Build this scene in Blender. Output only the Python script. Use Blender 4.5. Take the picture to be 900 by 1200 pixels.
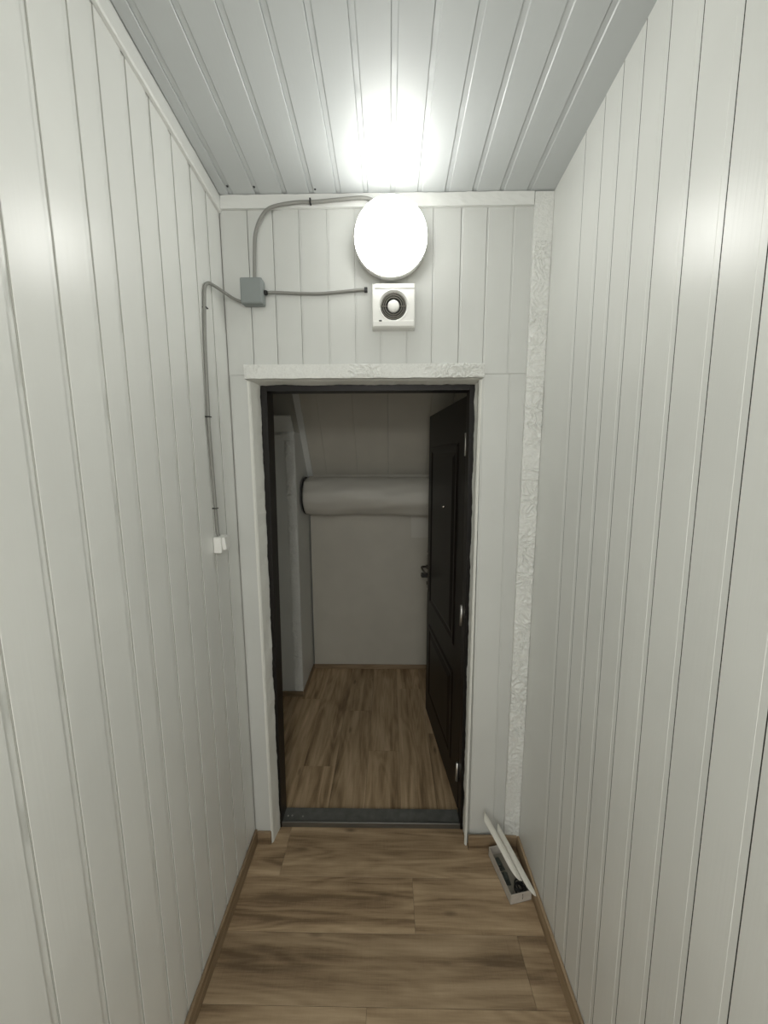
import bpy, bmesh, math, random
from mathutils import Vector, Matrix, noise

# ------------------------------------------------------------------ clean
for o in list(bpy.data.objects):
    bpy.data.objects.remove(o, do_unlink=True)
S = bpy.context.scene
C = S.collection
R = random.Random(7)

# ------------------------------------------------------------------ camera
PITCH, YAW, ROLL, FPX = 0.137017, -0.014807, -0.002622, 422.7
EYE = Vector((0, 0, 1.805))
fw = Vector((math.sin(YAW) * math.cos(PITCH), math.cos(YAW) * math.cos(PITCH), -math.sin(PITCH)))
rt0 = Vector((math.cos(YAW), -math.sin(YAW), 0))
up0 = rt0.cross(fw)
rt = math.cos(ROLL) * rt0 + math.sin(ROLL) * up0
up = -math.sin(ROLL) * rt0 + math.cos(ROLL) * up0
cd = bpy.data.cameras.new('camera')
cam = bpy.data.objects.new('camera', cd)
C.objects.link(cam)
cam.matrix_world = Matrix(((rt.x, up.x, -fw.x, EYE.x), (rt.y, up.y, -fw.y, EYE.y),
                           (rt.z, up.z, -fw.z, EYE.z), (0, 0, 0, 1)))
cd.sensor_fit = 'VERTICAL'
cd.sensor_height = 36.0
cd.lens = 36.0 * FPX / 1200.0
cd.clip_start = 0.02
S.camera = cam

# ------------------------------------------------------------------ world, exposure
W = bpy.data.worlds.new('world')
S.world = W
W.use_nodes = True
W.node_tree.nodes['Background'].inputs[0].default_value = (0.6, 0.65, 0.7, 1)
W.node_tree.nodes['Background'].inputs[1].default_value = 0.05
S.view_settings.view_transform = 'Standard'
S.view_settings.look = 'None'
S.view_settings.gamma = 1
S.view_settings.use_curve_mapping = False
S.view_settings.exposure = 0.04
LAMP_STRENGTH = 15.0
END_FILL_POWER = 14.0
REAR_FILL_POWER = 33.0
LAMP_COLOR = (1.0, 0.995, 0.955, 1)

ld = bpy.data.lights.new('fill_at_corridor_end', 'AREA')      # added fill light, out of view at the corridor's other end
ld.shape = 'RECTANGLE'
ld.size, ld.size_y = 1.0, 2.2
ld.energy = END_FILL_POWER
ld.color = (1.0, 0.98, 0.94)
lo = bpy.data.objects.new('fill_at_corridor_end', ld)
C.objects.link(lo)
lo.location = (-0.01, -2.33, 1.2)
lo.rotation_euler = (math.radians(90), 0, 0)

lc = bpy.data.lights.new('rear_corridor_fill', 'POINT')         # added unseen fill, a bare point light further back in the corridor
lc.shadow_soft_size = 0.12
lc.energy = REAR_FILL_POWER
lc.color = (1.0, 0.985, 0.945)
lco = bpy.data.objects.new('rear_corridor_fill', lc)
C.objects.link(lco)
lco.location = (-0.03, -0.95, 2.25)

# ------------------------------------------------------------------ key dimensions (metres)
XL, XR, YB = -0.642, 0.607, 1.49          # side walls, door wall
SL = 0.0951                                # the corridor ceiling rises towards the camera
YEND = -2.3                                # end of the corridor behind the camera
YF = 2.97                                  # far wall of the room behind the door
def zc(y): return 2.7905 + SL * (YB - y)

# ------------------------------------------------------------------ materials
def newmat(name):
    m = bpy.data.materials.new(name)
    m.use_nodes = True
    nt = m.node_tree
    return m, nt, nt.nodes['Principled BSDF']

def N(nt, t, **kw):
    n = nt.nodes.new(t)
    for k, v in kw.items():
        if k.startswith('i_'):
            n.inputs[k[2:].replace('_', ' ')].default_value = v
        else:
            setattr(n, k, v)
    return n

def ramp(nt, stops):
    n = nt.nodes.new('ShaderNodeValToRGB')
    els = n.color_ramp.elements
    while len(els) < len(stops): els.new(0.5)
    for e, (p, c) in zip(els, stops):
        e.position = p
        e.color = (c[0], c[1], c[2], 1) if hasattr(c, '__len__') else (c, c, c, 1)
    return n

def plain(name, col, rough=0.5, metal=0.0, bump=0.0, bscale=60.0, var=0.0):
    m, nt, b = newmat(name)
    b.inputs['Base Color'].default_value = (*col, 1)
    b.inputs['Roughness'].default_value = rough
    b.inputs['Metallic'].default_value = metal
    if bump or var:
        tc = N(nt, 'ShaderNodeTexCoord')
        nz = N(nt, 'ShaderNodeTexNoise', i_Scale=bscale, i_Detail=4.0)
        nt.links.new(tc.outputs['Object'], nz.inputs['Vector'])
        if bump:
            bp = N(nt, 'ShaderNodeBump', i_Strength=bump, i_Distance=0.002)
            nt.links.new(nz.outputs['Fac'], bp.inputs['Height'])
            nt.links.new(bp.outputs['Normal'], b.inputs['Normal'])
        if var:
            rp = ramp(nt, [(0.3, [c * (1 - var) for c in col]), (0.7, [min(1, c * (1 + var)) for c in col])])
            nt.links.new(nz.outputs['Fac'], rp.inputs['Fac'])
            nt.links.new(rp.outputs['Color'], b.inputs['Base Color'])
    return m

def pvc(name, col, rough, axis, bstr=0.3):
    """glossy white PVC cladding: fine drawn streaks along one axis, slight waviness"""
    m, nt, b = newmat(name)
    tc = N(nt, 'ShaderNodeTexCoord')
    oi = N(nt, 'ShaderNodeObjectInfo')
    mp = N(nt, 'ShaderNodeMapping')
    sc = [1.0, 1.0, 1.0]
    sc[axis] = 0.012
    mp.inputs['Scale'].default_value = sc
    nt.links.new(tc.outputs['Object'], mp.inputs['Vector'])
    fine = N(nt, 'ShaderNodeTexNoise', i_Scale=170.0, i_Detail=3.0)
    nt.links.new(mp.outputs['Vector'], fine.inputs['Vector'])
    mp2 = N(nt, 'ShaderNodeMapping')
    sc2 = [1.0, 1.0, 1.0]
    sc2[axis] = 0.25
    mp2.inputs['Scale'].default_value = sc2
    nt.links.new(tc.outputs['Object'], mp2.inputs['Vector'])
    wav = N(nt, 'ShaderNodeTexNoise', i_Scale=9.0, i_Detail=2.0)
    nt.links.new(mp2.outputs['Vector'], wav.inputs['Vector'])
    b1 = N(nt, 'ShaderNodeBump', i_Strength=bstr, i_Distance=0.0006)
    b2 = N(nt, 'ShaderNodeBump', i_Strength=0.12, i_Distance=0.006)
    nt.links.new(fine.outputs['Fac'], b1.inputs['Height'])
    nt.links.new(wav.outputs['Fac'], b2.inputs['Height'])
    nt.links.new(b1.outputs['Normal'], b2.inputs['Normal'])
    nt.links.new(b2.outputs['Normal'], b.inputs['Normal'])
    # each board a slightly different batch, faint smudges
    sm = N(nt, 'ShaderNodeTexNoise', i_Scale=3.0, i_Detail=5.0)
    nt.links.new(tc.outputs['Object'], sm.inputs['Vector'])
    rp = ramp(nt, [(0.35, [c * 0.95 for c in col]), (0.65, col)])
    nt.links.new(sm.outputs['Fac'], rp.inputs['Fac'])
    hs = N(nt, 'ShaderNodeHueSaturation')
    mr = N(nt, 'ShaderNodeMapRange')
    mr.inputs['To Min'].default_value = 0.975
    mr.inputs['To Max'].default_value = 1.02
    nt.links.new(oi.outputs['Random'], mr.inputs['Value'])
    nt.links.new(mr.outputs['Result'], hs.inputs['Value'])
    nt.links.new(rp.outputs['Color'], hs.inputs['Color'])
    nt.links.new(hs.outputs['Color'], b.inputs['Base Color'])
    b.inputs['Roughness'].default_value = rough
    b.inputs['IOR'].default_value = 1.5
    return m

def wood(name, axis, tint=1.0):
    """oak laminate, grain along the given axis, every plank its own cut"""
    m, nt, b = newmat(name)
    L = nt.links.new
    tc = N(nt, 'ShaderNodeTexCoord')
    oi = N(nt, 'ShaderNodeObjectInfo')
    off = N(nt, 'ShaderNodeVectorMath', operation='SCALE')
    cmb = N(nt, 'ShaderNodeCombineXYZ')
    for i, k in enumerate((37.0, 91.0, 17.0)):
        mm = N(nt, 'ShaderNodeMath', operation='MULTIPLY')
        mm.inputs[1].default_value = k
        L(oi.outputs['Random'], mm.inputs[0])
        L(mm.outputs[0], cmb.inputs[i])
    add = N(nt, 'ShaderNodeVectorMath', operation='ADD')
    L(tc.outputs['Object'], add.inputs[0])
    L(cmb.outputs[0], add.inputs[1])
    def mapped(long_s, cross_s):
        mp = N(nt, 'ShaderNodeMapping')
        sc = [cross_s, cross_s, cross_s]
        sc[axis] = long_s
        mp.inputs['Scale'].default_value = sc
        L(add.outputs[0], mp.inputs['Vector'])
        return mp.outputs['Vector']
    # broad cathedral figure
    n1 = N(nt, 'ShaderNodeTexNoise', i_Scale=1.0, i_Detail=3.0, i_Roughness=0.55, i_Distortion=0.6)
    L(mapped(1.5, 17.0), n1.inputs['Vector'])
    # ring lines taken from the iso-lines of a smooth stretched field
    n2 = N(nt, 'ShaderNodeTexNoise', i_Scale=1.0, i_Detail=1.5, i_Roughness=0.4, i_Distortion=0.3)
    L(mapped(1.2, 9.0), n2.inputs['Vector'])
    mul = N(nt, 'ShaderNodeMath', operation='MULTIPLY')
    mul.inputs[1].default_value = 62.0
    L(n2.outputs['Fac'], mul.inputs[0])
    sn = N(nt, 'ShaderNodeMath', operation='SINE')
    L(mul.outputs[0], sn.inputs[0])
    # fibres
    n3 = N(nt, 'ShaderNodeTexNoise', i_Scale=1.0, i_Detail=5.0, i_Roughness=0.7)
    L(mapped(9.0, 190.0), n3.inputs['Vector'])
    # saw marks across the grain
    n4 = N(nt, 'ShaderNodeTexNoise', i_Scale=1.0, i_Detail=2.0)
    L(mapped(260.0, 18.0), n4.inputs['Vector'])
    # knots
    vo = N(nt, 'ShaderNodeTexVoronoi', i_Scale=1.0)
    L(mapped(2.6, 8.0), vo.inputs['Vector'])
    kn = ramp(nt, [(0.02, 0.25), (0.10, 1.0)])
    L(vo.outputs['Distance'], kn.inputs['Fac'])
    base = ramp(nt, [(0.28, (0.150 * tint, 0.098 * tint, 0.054 * tint)), (0.42, (0.275 * tint, 0.192 * tint, 0.112 * tint)),
                     (0.56, (0.375 * tint, 0.272 * tint, 0.166 * tint)), (0.74, (0.485 * tint, 0.362 * tint, 0.232 * tint))])
    a1 = N(nt, 'ShaderNodeMath', operation='MULTIPLY_ADD')
    a1.inputs[1].default_value = 0.045
    L(sn.outputs[0], a1.inputs[0]); L(n1.outputs['Fac'], a1.inputs[2])
    a2 = N(nt, 'ShaderNodeMath', operation='MULTIPLY_ADD')
    a2.inputs[1].default_value = 0.34
    s2 = N(nt, 'ShaderNodeMath', operation='SUBTRACT'); s2.inputs[1].default_value = 0.5
    L(n3.outputs['Fac'], s2.inputs[0]); L(s2.outputs[0], a2.inputs[0]); L(a1.outputs[0], a2.inputs[2])
    a3 = N(nt, 'ShaderNodeMath', operation='MULTIPLY_ADD')
    a3.inputs[1].default_value = 0.07
    s3 = N(nt, 'ShaderNodeMath', operation='SUBTRACT'); s3.inputs[1].default_value = 0.5
    L(n4.outputs['Fac'], s3.inputs[0]); L(s3.outputs[0], a3.inputs[0]); L(a2.outputs[0], a3.inputs[2])
    L(a3.outputs[0], base.inputs['Fac'])
    mx = N(nt, 'ShaderNodeMix', data_type='RGBA')
    mx.inputs[6].default_value = (0.085, 0.055, 0.032, 1)
    L(kn.outputs['Color'], mx.inputs[0]); L(base.outputs['Color'], mx.inputs[7])
    hs = N(nt, 'ShaderNodeHueSaturation')
    mr = N(nt, 'ShaderNodeMapRange')
    mr.inputs['To Min'].default_value = 0.86
    mr.inputs['To Max'].default_value = 1.1
    L(oi.outputs['Random'], mr.inputs['Value']); L(mr.outputs['Result'], hs.inputs['Value'])
    L(mx.outputs[2], hs.inputs['Color']); L(hs.outputs['Color'], b.inputs['Base Color'])
    bp = N(nt, 'ShaderNodeBump', i_Strength=0.2, i_Distance=0.0008)
    L(n3.outputs['Fac'], bp.inputs['Height']); L(bp.outputs['Normal'], b.inputs['Normal'])
    b.inputs['Roughness'].default_value = 0.55
    return m

def texplaster(name, col, lo=0.0):
    """white paint over crumbled, hammered foam relief"""
    m, nt, b = newmat(name)
    L = nt.links.new
    tc = N(nt, 'ShaderNodeTexCoord')
    n1 = N(nt, 'ShaderNodeTexNoise', i_Scale=46.0, i_Detail=4.0, i_Roughness=0.62, i_Distortion=2.6)
    L(tc.outputs['Object'], n1.inputs['Vector'])
    mk = N(nt, 'ShaderNodeTexNoise', i_Scale=5.0, i_Detail=1.0)
    L(tc.outputs['Object'], mk.inputs['Vector'])
    mr = ramp(nt, [(0.38, 0.25), (0.55, 1.0)])
    L(mk.outputs['Fac'], mr.inputs['Fac'])
    bp = N(nt, 'ShaderNodeBump', i_Distance=0.006)
    st = N(nt, 'ShaderNodeMath', operation='MULTIPLY'); st.inputs[1].default_value = 0.5
    L(mr.outputs['Color'], st.inputs[0]); L(st.outputs[0], bp.inputs['Strength'])
    L(n1.outputs['Fac'], bp.inputs['Height']); L(bp.outputs['Normal'], b.inputs['Normal'])
    rp = ramp(nt, [(0.3, [c * 0.9 for c in col]), (0.6, col)])
    L(n1.outputs['Fac'], rp.inputs['Fac']); L(rp.outputs['Color'], b.inputs['Base Color'])
    b.inputs['Roughness'].default_value = 0.55
    return m

WHITE = (0.785, 0.795, 0.765)
M = {}
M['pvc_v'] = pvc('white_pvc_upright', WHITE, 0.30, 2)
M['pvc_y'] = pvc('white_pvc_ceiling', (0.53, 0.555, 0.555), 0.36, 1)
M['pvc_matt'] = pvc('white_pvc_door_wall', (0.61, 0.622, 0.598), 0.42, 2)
M['joint_grey'] = plain('grey_joint_shade', (0.40, 0.40, 0.37), 0.9)  # soft joint shade on the left wall, put into a strip colour
M['gap'] = plain('dark_gap_shade', (0.045, 0.045, 0.036), 0.95)  # deep joint shade on the right wall, put into a strip colour
M['joint'] = plain('pale_joint', (0.42, 0.42, 0.39), 0.8)
M['backing'] = plain('dark_joint', (0.10, 0.10, 0.085), 0.9)
M['shell'] = plain('white_shell', (0.68, 0.68, 0.63), 0.6)
M['trim'] = plain('white_trim', (0.72, 0.73, 0.705), 0.45, bump=0.3, bscale=40)
M['relief'] = texplaster('white_relief_trim', (0.74, 0.75, 0.72))
M['plaster'] = plain('rough_white_plaster', (0.74, 0.745, 0.70), 0.75, bump=0.9, bscale=70)
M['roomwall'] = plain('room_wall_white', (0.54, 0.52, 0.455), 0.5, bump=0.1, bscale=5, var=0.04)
M['oak_x'] = wood('oak_laminate_across', 0, 1.1)
M['oak_y'] = wood('oak_laminate_along', 1, 1.36)
M['skirt_x'] = wood('oak_skirting_across', 0, 0.72)
M['skirt_y'] = wood('oak_skirting_along', 1, 0.85)
M['floorbase'] = plain('floor_base', (0.06, 0.045, 0.03), 0.9)
M['leaf'] = plain('dark_brown_door', (0.0075, 0.0052, 0.0042), 0.42, bump=0.15, bscale=120)
M['leaf'].node_tree.nodes['Principled BSDF'].inputs['Specular IOR Level'].default_value = 0.3
M['frame'] = plain('dark_door_frame', (0.007, 0.0055, 0.0045), 0.42)
M['frame'].node_tree.nodes['Principled BSDF'].inputs['Specular IOR Level'].default_value = 0.3
M['steel_dark'] = plain('dark_steel_sill', (0.19, 0.195, 0.185), 0.42, 0.5, var=0.15, bscale=30)
M['lip'] = plain('worn_steel_lip', (0.20, 0.20, 0.19), 0.32, 0.8)
M['steel'] = plain('bright_steel', (0.62, 0.61, 0.58), 0.3, 0.9)
M['bronze'] = plain('dark_bronze', (0.11, 0.10, 0.085), 0.28, 0.7)
M['black'] = plain('black_plastic', (0.012, 0.012, 0.012), 0.5)
M['plastic'] = plain('white_plastic', (0.76, 0.76, 0.73), 0.35)
M['ring'] = plain('grey_grille', (0.16, 0.15, 0.125), 0.5)
M['lampbase'] = plain('glow_tinted_lamp_base', (0.70, 0.62, 0.50), 0.45)  # warm light leaking under the lamp, put into the base colour
M['jbox'] = plain('grey_box_plastic', (0.235, 0.26, 0.255), 0.45)
M['cable'] = plain('grey_cable', (0.24, 0.24, 0.22), 0.5)
M['duct'] = plain('duct_wrap', (0.60, 0.585, 0.53), 0.5, bump=0.35, bscale=9)
M['card'] = plain('grey_carton', (0.52, 0.48, 0.43), 0.8, var=0.08, bscale=40)
M['cardin'] = plain('carton_inside', (0.26, 0.24, 0.20), 0.85, var=0.1, bscale=30)
M['ink'] = plain('dark_ink', (0.05, 0.045, 0.04), 0.7)
M['pack'] = plain('dark_green_grey_pack', (0.05, 0.058, 0.05), 0.35)
M['offcut'] = plain('white_offcut', (0.66, 0.645, 0.58), 0.4)

def lampmat():
    m, nt, b = newmat('lit_diffuser')
    b.inputs['Base Color'].default_value = (0.9, 0.9, 0.88, 1)
    b.inputs['Emission Color'].default_value = LAMP_COLOR
    b.inputs['Emission Strength'].default_value = LAMP_STRENGTH
    return m
M['lit'] = lampmat()

# ------------------------------------------------------------------ mesh helpers
def link(name, verts, faces, mat, parent=None, smooth=False, loc=None):
    me = bpy.data.meshes.new(name)
    me.from_pydata([tuple(v) for v in verts], [], faces)
    bm = bmesh.new(); bm.from_mesh(me)
    bmesh.ops.recalc_face_normals(bm, faces=bm.faces)
    bm.to_mesh(me); bm.free()
    if smooth:
        for p in me.polygons: p.use_smooth = True
    if smooth == 2:
        for p in me.polygons: p.use_smooth = p.area < 0.0007      # only the small curved faces
        me.set_sharp_from_angle(angle=math.radians(24))
    me.materials.append(mat)
    o = bpy.data.objects.new(name, me)
    C.objects.link(o)
    if parent:
        o.parent = parent
        o.matrix_parent_inverse = Matrix.Identity(4)
    if loc is not None: o.location = loc
    return o

def from_bm(name, bm, mat, parent=None, smooth=False, loc=None, angle=None):
    bmesh.ops.recalc_face_normals(bm, faces=bm.faces)
    me = bpy.data.meshes.new(name)
    bm.to_mesh(me); bm.free()
    if smooth:
        for p in me.polygons: p.use_smooth = True
    me.materials.append(mat)
    o = bpy.data.objects.new(name, me)
    C.objects.link(o)
    if parent: o.parent = parent
    if loc is not None: o.location = loc
    return o

def bm_box(bm, a, b, bev=0.0, M4=None):
    ax, ay, az = a; bx, by, bz = b
    r = bmesh.ops.create_cube(bm, size=1.0)
    vs = r['verts']
    for v in vs:
        v.co = Vector(((ax + bx) / 2 + v.co.x * (bx - ax), (ay + by) / 2 + v.co.y * (by - ay), (az + bz) / 2 + v.co.z * (bz - az)))
    if bev:
        es = list({e for v in vs for e in v.link_edges})
        r = bmesh.ops.bevel(bm, geom=es, offset=bev, segments=2, affect='EDGES', profile=0.5)
        vs = list({v for f in r['faces'] for v in f.verts} | {v for v in vs if v.is_valid})
    if M4 is not None:
        for v in vs:
            if v.is_valid: v.co = M4 @ v.co
    return bm

def box(name, a, b, mat, parent=None, bev=0.0, loc=None, M4=None):
    bm = bmesh.new(); bm_box(bm, a, b, bev, M4)
    return from_bm(name, bm, mat, parent, loc=loc)

def empty(name, loc=(0, 0, 0), rz=0.0):
    o = bpy.data.objects.new(name, None)
    C.objects.link(o)
    o.empty_display_size = 0.05
    o.location = loc
    o.rotation_euler = (0, 0, rz)
    return o

def tag(o, label=None, cat=None, group=None, kind=None):
    if label: o['label'] = label
    if cat: o['category'] = cat
    if group: o['group'] = group
    if kind: o['kind'] = kind
    return o

def struct(o): o['kind'] = 'structure'; return o

def prism(name, prof, fn0, fn1, mat, parent=None, segs=1):
    """profile (u,n) swept from fn(u,n,0) to fn(u,n,1) in segs steps"""
    n = len(prof); vs = []; fs = []
    for s in range(segs + 1):
        t = s / segs
        for (u, w) in prof:
            a = Vector(fn0(u, w)); b = Vector(fn1(u, w))
            vs.append(a.lerp(b, t))
    for s in range(segs):
        for i in range(n):
            j = (i + 1) % n
            fs.append((s * n + i, s * n + j, (s + 1) * n + j, (s + 1) * n + i))
    fs.append(tuple(range(n))); fs.append(tuple(segs * n + i for i in range(n)))
    return link(name, vs, fs, mat, parent)

def board_profile(w, ch=0.009, d=0.0028, gap=0.0006, t=0.008, side=1, e=0.0008):
    """flat face, then a recessed tongue channel along one edge; u runs 0..w"""
    p = [(gap, -t), (gap, -e), (gap + e, 0), (w - ch - e, 0), (w - ch + e, -d), (w - gap - e * .6, -d), (w - gap, -d - e * .6), (w - gap, -t)]
    if side < 0: p = [(w - u, n) for u, n in reversed(p)]
    return p

def spline(pts, per=8):
    P = [Vector(p) for p in pts]
    P = [P[0] * 2 - P[1]] + P + [P[-1] * 2 - P[-2]]
    out = []
    for i in range(1, len(P) - 2):
        for k in range(per):
            t = k / per
            a, b, c, d = P[i - 1], P[i], P[i + 1], P[i + 2]
            out.append(0.5 * ((2 * b) + (c - a) * t + (2 * a - 5 * b + 4 * c - d) * t * t + (3 * b - a - 3 * c + d) * t ** 3))
    out.append(P[-2])
    return out

def tube(pts, r, seg=10):
    vs, fs = [], []
    n = len(pts); prev = None
    for i, p in enumerate(pts):
        d = (pts[min(i + 1, n - 1)] - pts[max(i - 1, 0)]).normalized()
        if prev is None:
            ref = Vector((0, 1, 0)) if abs(d.y) < .9 else Vector((1, 0, 0))
            u = d.cross(ref).normalized()
        else:
            u = (prev - d * prev.dot(d)).normalized()
        prev = u
        v = d.cross(u)
        for k in range(seg):
            a = 2 * math.pi * k / seg
            vs.append(p + (u * math.cos(a) + v * math.sin(a)) * r)
    for i in range(n - 1):
        for k in range(seg):
            k2 = (k + 1) % seg
            fs.append((i * seg + k, i * seg + k2, (i + 1) * seg + k2, (i + 1) * seg + k))
    fs.append(tuple(range(seg))); fs.append(tuple((n - 1) * seg + k for k in range(seg)))
    return vs, fs

def lathe_y(prof, seg=64, close=True):
    """profile (r, y) turned about the y axis (y towards the wall)"""
    vs, fs = [], []
    rings = []
    for (r, y) in prof:
        if r < 1e-6:
            rings.append([len(vs)]); vs.append(Vector((0, y, 0)))
        else:
            rings.append(list(range(len(vs), len(vs) + seg)))
            for k in range(seg):
                a = 2 * math.pi * k / seg
                vs.append(Vector((r * math.cos(a), y, r * math.sin(a))))
    for A, B in zip(rings, rings[1:]):
        for k in range(seg):
            k2 = (k + 1) % seg
            if len(A) == 1 and len(B) == 1: continue
            if len(A) == 1: fs.append((A[0], B[k], B[k2]))
            elif len(B) == 1: fs.append((A[k], A[k2], B[0]))
            else: fs.append((A[k], A[k2], B[k2], B[k]))
    return vs, fs

def ribbed_strip(name, a, b, axis, mat, parent=None, wob=0.003, step=0.012, seed=1):
    """rectangular trim with hand-cut, slightly wavy edges and dents; a,b corners; axis = length axis"""
    ax = list(a); bx = list(b)
    n = max(2, int((bx[axis] - ax[axis]) / step))
    oth = [i for i in range(3) if i != axis]
    vs, fs = [], []
    m = 4                                       # subdivisions across each face
    ring = []
    for i in range(m): ring.append((i / m, 0))
    for i in range(m): ring.append((1, i / m))
    for i in range(m): ring.append((1 - i / m, 1))
    for i in range(m): ring.append((0, 1 - i / m))
    k = len(ring)
    for s in range(n + 1):
        t = s / n
        for (p, q) in ring:
            c = [0, 0, 0]
            c[axis] = ax[axis] + t * (bx[axis] - ax[axis])
            c[oth[0]] = ax[oth[0]] + p * (bx[oth[0]] - ax[oth[0]])
            c[oth[1]] = ax[oth[1]] + q * (bx[oth[1]] - ax[oth[1]])
            v = Vector(c)
            nz = noise.noise_vector(v * 55 + Vector((seed, 0, 0))) * wob + noise.noise_vector(v * 16 + Vector((seed, 5, 0))) * wob
            nz[axis] = 0
            vs.append(v + nz)
    for s in range(n):
        for i in range(k):
            j = (i + 1) % k
            fs.append((s * k + i, s * k + j, (s + 1) * k + j, (s + 1) * k + i))
    fs.append(tuple(range(k))); fs.append(tuple(n * k + i for i in range(k)))
    return link(name, vs, fs, mat, parent)

def relief_slab(name, a, b, axis, mat, amp=0.009, step=0.0026, seed=1, parent=None, scale=46.0):
    """foam trim whose front (towards -y) is crumpled in real relief; a,b corners; axis 0 = lying, 2 = upright"""
    ax, bx = Vector(a), Vector(b)
    oth = 2 if axis == 0 else 0
    nl = max(2, int((bx[axis] - ax[axis]) / step)); nw = max(2, int((bx[oth] - ax[oth]) / step))
    vs, fs = [], []
    so = Vector((seed * 7.3, 0, seed * 3.1))
    for i in range(nl + 1):
        for j in range(nw + 1):
            c = [0, ax.y, 0]
            c[axis] = ax[axis] + (bx[axis] - ax[axis]) * i / nl
            t = j / nw
            wob = 0.0022 * noise.noise(Vector((c[axis] * 14, seed, 0))) + 0.0012 * noise.noise(Vector((c[axis] * 70, seed, 3)))
            c[oth] = ax[oth] + (bx[oth] - ax[oth]) * t + wob * (1 - t)
            p = Vector(c)
            warp = noise.noise_vector(p * 17 + so) * 0.035
            q = (p + warp) * scale + so
            r1 = 1 - abs(noise.noise(q)) * 2.2
            r2 = 1 - abs(noise.noise(q * 2.1 + Vector((5, 1, 2)))) * 2.2
            mask = max(0.12, min(1.0, 0.75 + 1.6 * noise.noise(p * 4.5 + so)))
            if axis == 2 and c[2] > 2.62: mask *= 0.25                       # the top piece was left smooth
            edge = min(1.0, min(t, 1 - t) * nw / 1.5)
            h = amp * mask * (0.65 * r1 + 0.35 * r2) * (0.35 + 0.65 * edge)
            # butt joints between lengths of trim
            if axis == 2:
                for zj in (0.93, 1.34, 1.73, 2.13, 2.56):
                    if abs(c[2] - zj) < 0.0022: h -= 0.003
            c[1] = ax.y - h
            vs.append(c)
    W1 = nw + 1
    for i in range(nl):
        for j in range(nw):
            fs.append((i * W1 + j, i * W1 + j + 1, (i + 1) * W1 + j + 1, (i + 1) * W1 + j))
    # sides and back
    rim = [j for j in range(W1)] + [i * W1 + nw for i in range(1, nl + 1)] + [nl * W1 + j for j in range(nw - 1, -1, -1)] + [i * W1 for i in range(nl - 1, 0, -1)]
    base = len(vs)
    for r in rim: vs.append((vs[r][0], bx.y, vs[r][2]))
    k = len(rim)
    for i in range(k):
        j = (i + 1) % k
        fs.append((rim[i], rim[j], base + j, base + i))
    fs.append(tuple(base + i for i in range(k)))
    return link(name, vs, fs, mat, parent, 2)

# ================================================================== SETTING
# ---- floors
floor = struct(box('floor', (-1.6, YEND - .05, -0.06), (0.75, YF + 0.3, -0.009), M['floorbase']))
def plank(x0, x1, y0, y1, mat):
    g = 0.0005
    p = [(y0 + g, -0.0088), (y0 + g, -0.0008), (y0 + g + .0009, 0), (y1 - g - .0009, 0), (y1 - g, -0.0008), (y1 - g, -0.0088)]
    dz = R.uniform(-0.0002, 0.0002)
    return prism('plank', p, lambda u, n: (x0 + g, u, n + dz), lambda u, n: (x1 - g, u, n + dz), mat, floor)
rows = [(1.35, 1.582, -0.487), (1.159, 1.35, 0.10), (0.968, 1.159, 0.49), (0.777, 0.968, -0.077), (0.586, 0.777, 0.33), (0.395, 0.586, -0.3),
        (0.204, 0.395, 0.2), (0.013, 0.204, -0.1), (-0.178, 0.013, 0.4)]
for y0, y1, xb in rows:
    plank(XL - 0.006, xb, y0, y1, M['oak_x'])
    plank(xb, XR + 0.006, y0, y1, M['oak_x'])
box('floor_back_run', (XL - 0.006, YEND, -0.0088), (XR + 0.006, -0.179, 0.0), M['oak_x'], floor)
x = -0.90
for i, yb in enumerate((2.1, 2.55, 1.93, 2.42, 2.05, 2.68, 2.2, 1.80)):
    plankw = 0.192
    for (a, b) in ((1.645, yb), (yb, YF + .005)):
        p = [(x + .0005, -0.0088), (x + .0005, -0.0008), (x + .0014, 0), (x + plankw - .0014, 0), (x + plankw - .0005, -0.0008), (x + plankw - .0005, -0.0088)]
        if x + plankw > 0.5:
            p = [(min(u, 0.5), n) for u, n in p]
        if x < 0.5:
            prism('plank', p, lambda u, n: (u, a + .0005, n), lambda u, n: (u, b - .0005, n), M['oak_y'], floor)
    x += plankw
box('floor_side_run', (-1.55, 1.645, -0.0088), (-0.9005, YF, 0.0), M['oak_y'], floor)

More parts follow.
